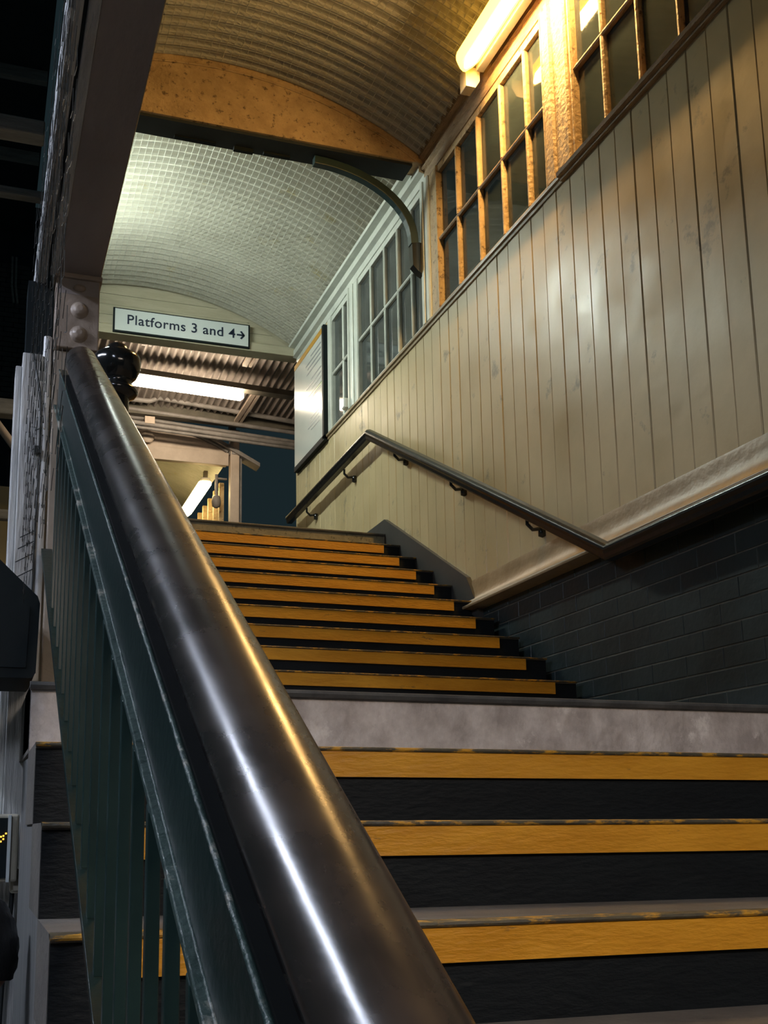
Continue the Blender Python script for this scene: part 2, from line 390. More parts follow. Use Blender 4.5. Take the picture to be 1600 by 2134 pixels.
# slim raised bead along the arch
pts = [(arc(-.3+.87*k/24, AR-.045)[0], YR-.002, arc(-.3+.87*k/24, AR-.045)[1]) for k in range(25)]
b = MB(); b.tube(pts, .006, 6); b.build('bead', MT['ochre'], t)
for (x0, x1, dz) in ((1.03, 1.30, .03), (1.42, 1.55, .045), (1.62, 1.80, .035), (1.98, 2.10, .03)):
    box('packing_plate', MT['darkbox'], x0, x1, YR+.15, YR+.18, 4.405-dz, 4.47, t)
# curved iron bracket below the rib, its foot on the white post
t = empty('arch_bracket', (XW-.05, 6.22, 3.65), 'dark green curved iron bracket with its foot on the white window post', 'bracket')
cpts = []
for k in range(15):
    a = k/14*math.pi/2
    cpts.append((1.95+.70*math.sin(a), 6.20, 3.86+.49*math.cos(a)**.9 if k < 14 else 3.86))
b = MB()
rings = []
for k, p in enumerate(cpts):
    q = Vector(cpts[min(k+1, 14)])-Vector(cpts[max(k-1, 0)]); nrm = Vector((-q.z, 0, q.x)).normalized()*.028
    rings.append([tuple(Vector(p)+nrm+Vector((0, -.028, 0))), tuple(Vector(p)+nrm+Vector((0, .028, 0))), tuple(Vector(p)-nrm+Vector((0, .028, 0))), tuple(Vector(p)-nrm+Vector((0, -.028, 0)))])
b.loft(rings); b.build('curved_arm', MT['bracket'], t, .004)
b = MB(); b.prism_y([(XW-.008, 3.64), (XW-.045, 3.66), (XW-.085, 3.70), (XW-.090, 3.86), (XW-.04, 3.87), (XW-.008, 3.87)], 6.17, 6.23); b.build('foot_plate', MT['iron'], t, .004)
# left eaves beam (behind the girder)
tag(box('trim_12', MT['fardark'], .42, .50, 1.2, YG, 3.9, 4.90), kind='structure')

# end gable with the platform sign
t = empty('end_gable', (AC, YG, 4.4), 'cream boarded arched gable panel at the far end of the vault', 'gable')
b = MB(); arched(b, YG+.02, YG+.10, 4.44, AR+.06, .5, XW-.02); b.build('panel', MT['gable'], t)
for zl, zh in ((4.452, 4.548), (4.552, 4.648), (4.652, 4.748), (4.752, 4.86)):
    hw = math.sqrt(max(.01, (AR-.012)**2-(zl-AZ)**2)); xa, xb = max(.5, AC-hw), min(XW-.06, AC+hw)
    pts = [(xa+(xb-xa)*k/24, min(zh, AZ+math.sqrt(max(.01, (AR-.012)**2-(xa+(xb-xa)*k/24-AC)**2)))) for k in range(25)]
    b = MB(); b.loft([[(x, yy, z) for x, z in pts+[(xb, zl-.001), (xa, zl-.001)]] for yy in (YG+.002+random.uniform(0, .004), YG+.02)])
    b.build('plank', MT['gable'], t)
b = MB(); b.prism_x([(YG-.03, 4.36), (YG-.03, 4.44), (YG-.02, 4.455), (YG+.12, 4.455), (YG+.12, 4.36)], .5, XW); b.build('tie_beam', MT['gable'], t, .003)
def text_mesh(body, size):
    cu = bpy.data.curves.new('t', 'FONT'); cu.body = body; cu.size = size; cu.extrude = .001; cu.space_character = 1.06; cu.offset = .0012
    o = bpy.data.objects.new('t', cu); col.objects.link(o); bpy.context.view_layer.update()
    me = bpy.data.meshes.new_from_object(o.evaluated_get(bpy.context.evaluated_depsgraph_get()))
    bpy.data.objects.remove(o); return me
t = empty('platform_sign', (1.62, YG-.05, 4.5), 'white enamel sign reading Platforms 3 and 4 with a right arrow', 'sign')
sx0, sx1, sz0, sz1 = 1.005, 2.225, 4.385, 4.590
sy = YG-.052
box('frame', MT['darkbox'], sx0-.016, sx1+.016, sy, sy+.02, sz0-.016, sz1+.012, t, .003)
box('face', MT['signwhite'], sx0, sx1, sy-.006, sy+.01, sz0, sz1, t, .002)
me = text_mesh('Platforms 3 and 4', .128)
xs = [v.co.x for v in me.vertices]; x0_ = min(xs); wx = max(xs)-x0_
bpy.data.meshes.remove(me)
pre = ''
for word in ('Platforms', '3', 'and', '4'):
    me = text_mesh(word, .128); mp_ = text_mesh(pre+word, .128)
    shift = max(v.co.x for v in mp_.vertices)-max(v.co.x for v in me.vertices); bpy.data.meshes.remove(mp_)
    o = bpy.data.objects.new('lettering', me); col.objects.link(o); me.materials.clear(); me.materials.append(MT['ink'])
    for v in me.vertices:
        v.co = ((v.co.x+shift-x0_)*(.985/wx)+1.115, sy-.0085+v.co.z, v.co.y+4.452+H)
    o['label'] = 'navy lettering reading '+word
    o.parent = t; o.matrix_parent_inverse = Matrix.Translation(-Vector(t.location)); pre += word+' '
b = MB(); ax, az = 2.115, 4.487
b.box(ax, ax+.068, sy-.009, sy-.004, az-.008, az+.008)
for s in (1, -1):
    b.add([(ax+.078, y_, az) for y_ in (sy-.009, sy-.004)]+[(ax+.056, y_, az) for y_ in (sy-.009, sy-.004)]+[(ax+.030, y_, az+s*.034) for y_ in (sy-.009, sy-.004)]+[(ax+.046, y_, az+s*.040) for y_ in (sy-.009, sy-.004)],
          [(0,2,4,6),(1,7,5,3),(0,6,7,1),(2,3,5,4),(4,5,7,6),(0,1,3,2)])
b.build('arrow', MT['ink'], t)

# line map poster on the right wall
t = empty('wall_poster', (XW-.03, 8.7, 3.25), 'framed white information poster with an orange top band beside the far window', 'poster')
px = XW-.03
b = MB(); b.box(px-.012, XW, 8.27, 8.315, 3.235, 4.27); b.box(px-.012, XW, 8.27, 9.17, 3.225, 3.275); b.build('frame', MT['darkbox'], t, .003)
box('sheet', MT['poster'], px-.004, XW, 8.315, 9.175, 3.275, 4.27, t)
box('header_band', MT['orange'], px-.0065, px-.004, 8.325, 9.17, 4.215, 4.265, t)
for k in range(9):
    z = 4.14-.045*k - (.04 if k > 3 else 0); l = random.uniform(.28, .46)
    box('print_line', MT['text'], px-.0055, px-.004, 8.36, 8.36+l, z, z+.013, t)
for k in range(4):
    box('print_line', MT['text'], px-.0055, px-.004, 8.42, 8.42+random.uniform(.2, .34), 3.56-.035*k, 3.568-.035*k, t)
box('route_line', MT['greenline'], px-.0055, px-.004, 8.325, 8.80, 3.76, 3.782, t)

# ------------------------------------------------------------------ tube lamps
def lamp_y(name, x0, x1, y0, y1, z, m, label, group=None, hang=True, core=False):
    t = empty(name, ((x0+x1)/2, y0, z), label, 'lamp', group)
    xm, h = (x0+x1)/2, (x1-x0)/2
    b = MB()
    sec = lambda k, dz=0: [(xm-h*k, z+.055), (xm-h*k, z+.028), (xm-h*.62*k, z+.002), (xm-h*.2*k, z-.012), (xm+h*.2*k, z-.012), (xm+h*.62*k, z+.002), (xm+h*k, z+.028), (xm+h*k, z+.055)]
    rings = []
    for yy, k in ((y0, .55), (y0+.03, .9), (y0+.06, 1), (y1-.06, 1), (y1-.03, .9), (y1, .55)):
        rings.append([(x, yy, zz) for x, zz in sec(k)])
    if core:
        b.loft(rings, True, False); b.build('diffuser', E_SHELL, t)
        q = MB(); q.tube([(xm-.004, y0+.03, z-.004), (xm-.004, y0+.10, z-.006), (xm-.004, y1-.10, z-.006), (xm-.004, y1-.03, z-.004)], [.012, .034, .034, .012], 12); q.build('glowing_tube', m, t)
        box('batten', MT['canopybeam'], x1+.002, x1+.05, y0+.01, y1-.01, z+.0, z+.12, t, .004)
        box('top_plate', MT['fixture'], xm-h*.5, x1+.002, y0+.01, y1-.01, z+.056, z+.075, t, .004)
        hang = False
    else:
        b.loft(rings, True, False); b.build('diffuser', m, t)
        box('batten', MT['fixture'], xm-h*.7, xm+h*.7, y0+.01, y1-.01, z+.055, z+.10, t, .004)
    if name.startswith('platform'):
        q = MB(); q.prism_y([(xm-h*3.2, z-.012), (xm-h*1.4, z+.10), (xm+h*1.4, z+.10), (xm+h*3.2, z-.012), (xm+h*3.2, z), (xm+h*1.4, z+.112), (xm-h*1.4, z+.112), (xm-h*3.2, z)], y0-.05, y1+.05); q.build('added_hood', MT['fixture'], t)  # unseen hood added to keep this lamp's light off the vault
    if hang:
        for yy in (y0+.04, y1-.10):
            box('hanger', MT['fixture'], xm-.02, xm+.03, yy, yy+.06, z+.10, z+(.385 if m is E_COOL else .20), t, .003)
    return t
t = lamp_y('tube_lamp', 2.455, 2.595, 3.72, 5.10, 4.345, E_WARM, 'warm glowing tube lamp high above the boarded wall, near end of the vault', core=True)
b = MB(); b.prism_y([(2.55, 4.27), (2.61, 4.27), (2.64, 4.32), (2.64, 4.40), (2.55, 4.40)], 5.13, 5.21); b.build('end_bracket', MT['fixture'], t, .004)
lamp_y('tube_lamp', .56, .66, 6.9, 8.1, 4.36, E_COOL, 'cool white tube lamp under the far vault behind the grey girder')
# crosswise lamp beyond the gable
t = empty('cross_tube_lamp', (2.03, 11, 4.7), 'bright white tube lamp lying crosswise under the corrugated canopy', 'lamp')
b = MB(); b.tube([(1.40, 11, 4.735), (1.43, 11, 4.735), (2.60, 11, 4.70), (2.63, 11, 4.70)], [.03, .058, .058, .03], 12); b.build('tube', E_FAR, t)
b = MB(); b.loft([[(1.25, y_, z_+.01) for y_, z_ in ((10.94, 4.79), (11.06, 4.79), (11.04, 4.86), (10.96, 4.86))], [(3.2, y_, z_-.05) for y_, z_ in ((10.94, 4.79), (11.06, 4.79), (11.04, 4.86), (10.96, 4.86))]]); b.build('batten', MT['canopybeam'], t)
lamp_y('vault_tube_lamp', 2.50, 2.66, 12.75, 14.2, 4.22, E_VAULT, 'short yellow tube lamp inside the distant second vault')
# platform lamps outside the frame, plus an added fill tube
lamp_y('platform_tube_lamp', -2.05, -1.92, 1.6, 3.6, 2.45, E_PLAT, 'cool white platform tube lamp left of the stairs, out past the timber post')
lamp_y('platform_tube_lamp', -1.50, -1.38, -2.6, -.9, 2.45, E_PLAT, 'cool white platform tube lamp left of the stairs, behind the camera')
t = empty('added_fill_lamp', (.9, -.9, 1.5), 'added neutral fill tube lying crosswise, unseen behind the camera', 'lamp')
b = MB(); b.tube([(.4, -.9, 1.5), (1.5, -.9, 1.5)], .05, 10); b.build('tube', E_CROSS, t)  # unseen fill tube, added to light the lower steps and landing riser
b = MB(); b.prism_x([(y_-.9, z_+1.5) for y_, z_ in ((-.18, -.02), (-.06, .08), (.06, .08), (.18, -.02), (.18, -.01), (.065, .09), (-.065, .09), (-.18, -.01))], .3, 1.6); b.build('added_hood', MT['fixture'], t)  # added to block the fill tube's upward light
for x in (.6, 1.3): box('hanger', MT['fixture'], x, x+.03, -.92, -.88, 1.59, 4.405, t)

# ------------------------------------------------------------------ stairs
def flight(name, label, y0, z0, n, g, r, xl, xr, yl, yr, pale, paletop=True, loc=None):
    t = empty(name, loc, label, 'stairs')
    for j in range(n):
        y, z = y0+j*g, z0+j*r
        last = pale and j == n-1
        b = MB()
        b.box(xl, xr, y+.015, y+g+.02, z-r, z-.012)
        b.box(xl, xr, y+.004, y+g+.014, z-.012, z)
        st = b.build('step', MT['tread'], t)
        rm = pale if last else MT['riser']
        q = MB(); q.box(xl+.001, xr, y+.009, y+.015, z-r, z-.012); q.build('riser', rm, st)
        if last:
            q = MB(); q.prism_x([(y+.010, z-.020), (y-.006, z-.018), (y-.010, z-.010), (y-.008, z-.003), (y+.02, z+.0015)], xl-.003, xr); q.build('stone_lip', MT['darklip'], st)
        else:
            q = MB(); q.prism_x([(y+.010, z-.064), (y-.001, z-.064), (y-.001, z-.009), (y+.010, z-.009)], yl, yr); q.build('yellow_nosing', MT['yellow'], st)
            q = MB(); q.prism_x([(y+.012, z-.0085), (y-.004, z-.0085), (y-.0065, z-.005), (y-.005, z-.001), (y+.006, z+.001), (y+.025, z+.0012)], xl, xr); q.build('lip', MT['lip'], st)
    return t
lf = flight('lower_staircase', 'lower flight of dark steps with yellow painted nosings in the foreground', Y2-6*g1, Z2-6*r1, 9, g1, r1, LX, XW-.03, LX+.06, XE, MT['pale'], loc=(1.4, Y2-6*g1, Z2-7*r1))
b = MB()
b.prism_x([(Y2-7*g1, FZ), (LE+.35, FZ), (LE+.35, ZL-.16), (LE+.03, ZL-.17)]+[(Y2-6*g1+.03, Z2-7*r1)], LX+.004, XW-.03)
b.build('outer_string', MT['string'], lf)
for k in range(-6, 3):     # stepped end faces along the outer string
    y, z = Y2+k*g1, Z2+k*r1
uf = flight('upper_staircase', 'upper flight of steps with yellow painted nosings beyond the landing', YU-gU, ZU1-rU, 11, gU, rU, .3, XW-.03, .36, XE, MT['oldpale'], loc=(1.5, YU-gU, ZL))
b = MB(); b.prism_x([(YU-gU+.04, ZL), (YT+.03, ZT-.16), (YT+.03, FZ), (YU-gU+.04, FZ)], .304, XW-.03); b.build('carriage', MT['stringer'], uf)

# ------------------------------------------------------------------ wall handrail
t = empty('wall_handrail', (XW-.1, 5.5, 1.9), 'black moulded handrail bracketed along the cream boarded wall', 'handrail')
xr_ = XW-.095
path = [(2.0, 1.20), (4.03, 1.19), (7.03, 2.815), (9.14, 2.765)]
prof = [(-.028, -.026), (-.022, -.036), (.022, -.036), (.028, -.026), (.030, -.008), (.038, .006), (.037, .021), (.025, .034), (.0, .040), (-.025, .034), (-.037, .021), (-.038, .006), (-.030, -.008)]
b = MB(); rings = []
dense = []
for k in range(len(path)-1):
    dense.append(path[k])
dense.append(path[-1])
def mitre(k):
    p = Vector(path[k])
    d1 = (Vector(path[k])-Vector(path[k-1])).normalized() if k else (Vector(path[1])-Vector(path[0])).normalized()
    d2 = (Vector(path[k+1])-Vector(path[k])).normalized() if k < len(path)-1 else d1
    n = Vector((-(d1+d2).y, (d1+d2).x)).normalized(); n1 = Vector((-d1.y, d1.x)); s = 1/max(.5, n.dot(n1))
    return p, n*s
for k in range(len(path)):
    p, n = mitre(k); rings.append([(xr_+a, p.x+n.x*c, p.y+n.y*c) for a, c in prof])
b.loft(rings, True, False); o = b.build('rail', MT['rail'], t, .003)
for (yy, zz) in ((6.55, 2.49), (5.66, 2.0), (4.76, 1.50), (7.6, 2.74), (8.6, 2.72), (3.0, 1.12)):
    zz = {6.55: 2.53, 5.66: 2.045, 4.76: 1.555}.get(yy, zz+.0)
    b = MB(); b.tube([(xr_, yy, zz+.0), (xr_, yy, zz-.035), (xr_+.03, yy, zz-.062), (xr_+.065, yy, zz-.055), (XW-.004, yy, zz-.07)], [.009, .010, .010, .011, .014], 8)
    b.lathe((XW-.012, yy, zz-.07), [(.002, -.03), (.02, -.022), (.02, .022), (.002, .03)], 10)
    b.build('rail_bracket', MT['iron'], t)

# ------------------------------------------------------------------ foreground balustrade
SL = .6063; th = math.atan(SL); cs, sn = math.cos(th), math.sin(th)
def PS(a, bb, d): return (a, d*cs-bb*sn, d*sn+bb*cs)
t = empty('stair_balustrade', (.17, 2.0, 0), 'dark wooden handrail on green iron balusters, large in the foreground', 'balustrade')
RC, RB, RR = .209, -.370, .0405
prof = [(RR*1.0*math.cos(math.radians(a)), RR*math.sin(math.radians(a))*1.0) for a in range(-12, 193, 9)]
prof += [(-.036, -.016), (-.030, -.020), (-.029, -.036), (.029, -.036), (.030, -.020), (.036, -.016)]
b = MB(); rings = []
dend = 2.90
ds = [-.6+.12*k for k in range(30)]
ds = [d for d in ds if d < dend-.05]+[dend-.045, dend-.03, dend-.016, dend-.006, dend]
for d in ds:
    e = max(0, d-(dend-.045))/.045
    k = math.sqrt(max(.03, 1-e*e))
    rings.append([PS(RC+a*k, RB-.004*0+(c+.036)*k-.036, d) for a, c in prof])
b.loft(rings, True, True); hr = b.build('handrail', MT['wood'], t)
b = MB(); b.loft([[PS(a, c, d) for a, c in ((.165, -.410), (.183, -.410), (.183, -.503), (.165, -.503))] for d in (-.6, 2.98)]); b.build('top_bar', MT['green'], t, .0015)
b = MB(); b.loft([[PS(a, c, d) for a, c in ((.1555, -.503), (.186, -.503), (.186, -.511), (.1555, -.511))] for d in (-.6, 2.98)]); b.build('bar_ledge', MT['greenworn'], t, .0015)
b = MB(); b.loft([[PS(a, c, d) for a, c in ((.1675, -.4105), (.236, -.4105), (.236, -.4055), (.1675, -.4055))] for d in (-.6, 2.86)]); b.build('gap_shade_strip', MT['recess'], t)  # near-black strip painting the shaded gap between top bar and handrail
b = MB()
b.tube([PS(.1645, -.411, -.6), PS(.1645, -.411, 2.98)], .0028, 6); b.tube([PS(.1645, -.502, -.6), PS(.1645, -.502, 2.98)], .0018, 6)
b.build('edge_bead', MT['greenworn'], t)
b = MB(); b.loft([[PS(a, c, d) for a, c in ((.1485, -.90), (.178, -.90), (.178, -.912), (.1485, -.912))] for d in (-.6, 2.97)]); b.build('bottom_rail', MT['green'], t, .0012)
yb = .08
while yb < 2.62:
    zt, zb = SL*yb-.513*1.1695, SL*yb-.90*1.1695
    h = .0065
    b = MB(); b.add([(x, yy, (zt if tp else zb)+SL*(yy-yb)) for tp in (0, 1) for x, yy in ((.162-h, yb-h), (.162+h, yb-h), (.162+h, yb+h), (.162-h, yb+h))],
                    [(0,3,2,1),(4,5,6,7),(0,1,5,4),(1,2,6,5),(2,3,7,6),(3,0,4,7)])
    b.build('baluster', MT['balu'], t, .0012)
    yb += .105
# newel with ball finial at the landing
t = empty('newel_post', (.335, 2.87, ZL), 'black iron newel post with a glossy ball finial at the rail end', 'newel')
b = MB(); b.lathe((.325, 2.87, 0), [(.055, ZL), (.055, ZL+.06), (.040, ZL+.09), (.036, 1.16), (.036, 1.178)], 20); b.build('shaft', MT['iron'], t)
b = MB(); b.lathe((.325, 2.87, 0), [(.036, 1.176), (.054, 1.184), (.060, 1.194), (.056, 1.203), (.042, 1.210), (.040, 1.220), (.044, 1.228)], 24); b.build('collar', MT['iron'], t)
b = MB(); b.lathe((.325, 2.87, 0), [(.044, 1.227), (.056, 1.240), (.065, 1.262), (.067, 1.282), (.062, 1.298), (.046, 1.309), (.034, 1.312), (.032, 1.320), (.025, 1.331), (.012, 1.337)], 32); b.build('finial', MT['iron'], t)

# ------------------------------------------------------------------ steel column, girder and weathered post on the left
YC = 3.03
t = empty('steel_column', (.225, YC+.07, ZL), 'beige riveted steel column standing behind the handrail end', 'column')
box('shaft', MT['stone'], .163, .285, YC+.006, YC+.13, ZL, 1.372, t, .004)
box('splice_plate', MT['steel'], .161, .287, YC-.008, YC+.13, 1.378, 1.600, t, .003)
box('upper_recess', MT['girder'], .165, .283, YC-.0085, YC-.007, 1.545, 1.592, t)
b = MB(); b.prism_x([(YC-.02, 1.592), (YC-.02, 1.606), (YC+.1, 1.606), (YC+.1, 1.592)], .157, .292); b.build('cap_plate', MT['steel'], t, .002)
for z in (1.497, 1.422):
    b = MB()
    rings = [[(.230+rr*math.cos(2*math.pi*k/16), YC-.008-yy, z+rr*math.sin(2*math.pi*k/16)) for k in range(16)] for rr, yy in ((.026, 0), (.0255, .003), (.021, .004), (.0205, .010), (.016, .016), (.008, .019))]
    b.loft(rings, True, True); b.build('rivet', MT['steel'], t)
b = MB(); b.ball((.228, YC-.008, 1.566), .019, .012, .012, 14, 8); b.build('rivet', MT['steel'], t)
t = empty('roof_girder', (.225, 1.8, 1.61), 'broad grey brown girder soffit running overhead from the riveted column', 'beam')
b = MB(); b.prism_y([(.168, 1.606), (.288, 1.606), (.288, 1.616), (.236, 1.624), (.236, 1.90), (.288, 1.91), (.288, 1.925), (.168, 1.925), (.168, 1.91), (.22, 1.90), (.22, 1.624), (.168, 1.616)], .4, YC+.1); b.build('beam', MT['girder'], t)
b = MB(); b.tube([(.287, .4, 1.607), (.287, YC+.1, 1.607)], .0016, 6); b.build('edge_lip', MT['ochre'], t)
t = empty('fascia_timber', (.13, 1.8, 1.6), 'peeling white fascia timber running alongside the girder', 'fascia')
box('inner_strip', MT['weathery'], .143, .167, .4, YC, 1.598, 1.68, t, .003)
box('groove_strip', MT['fardark'], .134, .143, .4, YC, 1.612, 1.68, t)
b = MB()
b.prism_y([(.104, 1.60), (.110, 1.596), (.113, 1.600), (.118, 1.596), (.122, 1.600), (.127, 1.596), (.134, 1.600), (.134, 1.68), (.104, 1.68)], .4, YC+.2); b.build('moulded_strip', MT['weathery'], t)
t = empty('timber_post', (.11, 3.15, FZ), 'tall weathered timber post with a white bead beside the beige column', 'post')
box('core', MT['weather'], .078, .134, YC+.02, YC+.16, FZ, 1.36, t, .003)
b = MB(); b.tube([(.146, YC+.035, FZ), (.146, YC+.035, 1.42)], .0125, 10); b.build('white_bead', MT['pipe'], t)
box('rear_strip', MT['weather'], .060, .078, YC+.05, YC+.16, FZ, 1.33, t, .003)
box('upper_casing', MT['darkbox'], .085, .158, YC+.05, YC+.16, 1.36, 1.60, t)
b = MB(); b.tube([(.108, YC+.014, 1.36), (.116, YC+.012, 1.31), (.131, YC+.012, 1.24), (.136, YC+.012, 1.05), (.131, YC+.012, .82), (.128, YC+.012, .45)], .0022, 6); b.build('cable', MT['darkwire'], t)
for (z, l) in ((1.075, .018), (1.13, .012), (.83, .04), (.80, .045), (.765, .05), (.72, .06)):
    b = MB(); b.tube([(.132, YC+.012, z), (.132-l, YC+.01, z-.6*l)], .0016, 6); b.build('wire_tie', MT['darkwire'], t)
box('clamp', MT['darkwire'], .120, .138, YC+.0, YC+.02, 1.055, 1.075, t)

# drooping bird netting left of the post and along the fascia
b = MB(); r = .0007
def zz(k): return (.004*math.sin(k*12.9)+.003*math.sin(k*4.7))
for i in range(30):
    y0 = 1.55+i*.052
    for j in range(26):
        z0 = .55+j*.045
        y_, y1_ = y0+zz(i+j*3), y0+.052+zz(i+1+j*3)
        x0 = .096+.006*math.sin(i*.9+j*.6)
        off = .022 if (i+j) % 2 else 0
        if z0 > 1.64 or y0 > 2.95 or (y0 > 2.66 and z0 < .72): continue
        b.tube([(x0, y_, z0+off), (x0, y_+.026, z0+.010+off*.2), (x0, y1_, z0+.022-off)], r, 3, False, False)
        if (i+j) % 2 == 0: b.tube([(x0, y_, z0), (x0, y_+.006, z0+.045)], r, 3, False, False)
tag(b.build('bird_netting', MT['darkwire'], None), 'fine dark bird netting hanging beside the weathered fascia and post', 'netting', kind='stuff')

# things hung on the post
t = empty('steel_enclosure', (.0, 2.9, .38), 'large dark enclosure with a sloped top corner hung on the weathered post', 'box')
yb0, yb1 = 2.74, 3.02
b = MB(); b.loft([[(x, y_, z) for x, z in ((-.16, .37), (.124, .372), (.134, .385), (.138, .56), (.132, .578), (.036, .668), (.02, .676), (-.16, .676))] for y_ in (yb0, yb1)]); b.build('casing', MT['darkbox'], t, .008)
b = MB(); b.loft([[(x, y_, z) for x, z in ((-.14, .395), (.110, .397), (.114, .55), (.026, .645), (-.14, .65))] for y_ in (yb0-.004, yb0+.004)]); b.build('front_panel', MT['darkbox'], t, .004)
box('mounting_bracket', MT['darkbox'], .09, .125, 2.98, YC+.02, .44, .52, t)
t = empty('departure_display', (.0, 2.95, -.1), 'small grey framed display with orange lights at the left edge', 'display')
box('casing', MT['cream2'], -.28, .118, 2.93, 3.02, -.125, .045, t, .006)
box('screen', MT['darkbox'], -.27, .090, 2.922, 2.935, -.115, .035, t)
box('frame_strip', MT['signwhite'], .090, .098, 2.918, 2.94, -.125, .042, t)
b = MB()
for (x, z) in ((.066, -.020), (.072, -.014), (.078, -.020), (.072, -.026), (.084, -.006), (.058, -.020), (.050, -.018), (.078, -.012)): b.box(x, x+.004, 2.919, 2.923, z, z+.004)
b.build('lamp_dots', E_LED, t)
t = empty('socket_box', (.12, 3.0, -.13), 'small cream socket box below the display on the post', 'box')
box('body', MT['cream2'], .104, .134, 2.96, 3.04, -.155, -.095, t, .004)
box('lower_cap', MT['cream2'], .108, .131, 2.955, 2.965, -.150, -.118, t, .003)
b = MB(); b.tube([(.110, 3.0, -.155), (.108, 3.0, -.21), (.098, 3.01, -.32), (.09, 3.02, -.6)], .006, 8); b.build('cable', MT['darkwire'], t)

# ------------------------------------------------------------------ dark yard beyond, left
wl = box('wall_far_left', MT['fardark'], -1.5, 1.45, 17.1, 17.3, FZ, 10.2); tag(wl, kind='structure')
for k in range(27):
    for j in range(4):
        z0 = 6.82+k*.085; x0 = -.42+j*.23+(.08 if k % 2 else 0)
        d = random.uniform(0, .006)
        box('brick', MT['farbrick'], x0, x0+.218, 17.06-d, 17.1, z0, z0+.073, wl)
tag(box('canopy_beam', MT['fargrey'], -1.2, .22, 6.0, 6.12, 4.05, 4.15, None, .01), 'weathered pale beam in the dark upper left corner', 'beam')
tag(box('canopy_beam', MT['fargrey'], -1.2, .345, 7.3, 7.38, 4.43, 4.49, None, .01), 'thinner pale beam below the weathered one at upper left', 'beam')
t = empty('yard_roof', (-.5, 13, 9.5), 'dark flat roof of the yard beyond the netting', 'roof')
b = MB(); b.box(-2.5, .50, 9.0, 17.3, 9.7, 9.8); b.build('deck', MT['fardark'], t)
for y_ in (9.4, 11.2, 13.0, 14.8): box('joist', MT['fargrey'], -2.4, .48, y_, y_+.1, 9.55, 9.7, t)
tag(box('stone_lintel', MT['fargrey'], -1.2, .41, 12.5, 12.7, 4.79, 4.98, None, .02), 'pale stone lintel below the sooty brick patch at left', 'lintel')
b = MB(); b.tube([(-.35, 11.8, 4.93), (.39, 11.8, 3.97)], .045, 8); tag(b.build('roof_strut', MT['peach'], None), 'slanting pale strut left of the timber post', 'strut')
tag(box('yard_beam', MT['fargrey'], -1.2, .38, 11.9, 12.0, 3.35, 3.46, None, .01), 'pale beam end below the slanting strut at left', 'beam')
for x in (.20, .26):
    b = MB(); b.tube([(x, 17.0, 9.2), (x+.01, 17.0, 8.7), (x+.05, 17.0, 8.4)], .02, 6)
    o = b.build('wall_conduit', MT['fargrey'], None)
    tag(o, 'thin pale conduit on the sooty brick wall, ' + ('nearer the frame edge' if x < .22 else 'nearer the timber post'), 'pipe', 'conduits on the brick wall')
# ------------------------------------------------------------------ canopy and second vault beyond the gable
t = empty('platform_canopy', (2.2, 11.5, 5.0), 'corrugated platform canopy behind the crosswise tube lamp', 'canopy')
n = 150; vs = []; fs = []
for k in range(n*4+1):
    x = .8+k*3.4/(n*4)*1.0
    z = 5.02+.022*math.sin(k/4*2*math.pi*.28)
    vs += [(x, 9.9, z+.04), (x, 12.3, z-.06)]
for k in range(n*4): fs.append((2*k, 2*k+2, 2*k+3, 2*k+1))
b = MB(); b.add(vs, fs, True); b.add([(x, y_, z+.006) for x, y_, z in vs], [f[::-1] for f in fs], True); b.build('corrugated_sheet', MT['canopy'], t)
for (y_, z_) in ((9.95, 4.90), (12.25, 4.86)):
    b = MB(); b.box(.7, 4.2, y_-.06, y_+.06, z_-.02, z_+.14); b.build('purlin', MT['canopybeam'], t)
for (x, ya, yb_) in ((1.42, 9.6, 10.4), (2.52, 9.7, 10.6), (2.80, 11.2, 12.2)):
    b = MB(); b.box(x, x+.05, ya, yb_, 4.86, 4.89); b.box(x+.07, x+.10, ya, yb_, 4.86, 4.90); b.build('angle_strut', MT['peach'], t)
for i, (ya, za, zb, rr) in enumerate(((12.0, 4.98, 4.82, .030), (12.2, 4.92, 4.78, .026), (12.3, 4.86, 4.70, .024), (12.2, 4.76, 4.62, .030), (12.2, 4.70, 4.58, .020))):
    b = MB()
    if i == 0: b.tube([(.9, ya, za-.05), (1.75, ya, za-.05), (1.86, ya, za), (4.2, ya, zb)], rr, 8)
    else: b.tube([(.9, ya, za), (4.2, ya, zb)], rr, 8)
    b.build('conduit', MT['conduit'], None).parent = t
for o in list(t.children):
    if o.name.startswith('conduit'): o.matrix_parent_inverse = Matrix.Translation(-Vector(t.location))
for y_ in (9.95, 12.25): box('canopy_post', MT['canopybeam'], 4.05, 4.17, y_-.06, y_+.06, FZ, 4.9, t)
box('conduit_box', MT['peach'], 1.72, 1.84, 12.16, 12.24, 4.72, 4.81, t, .005)

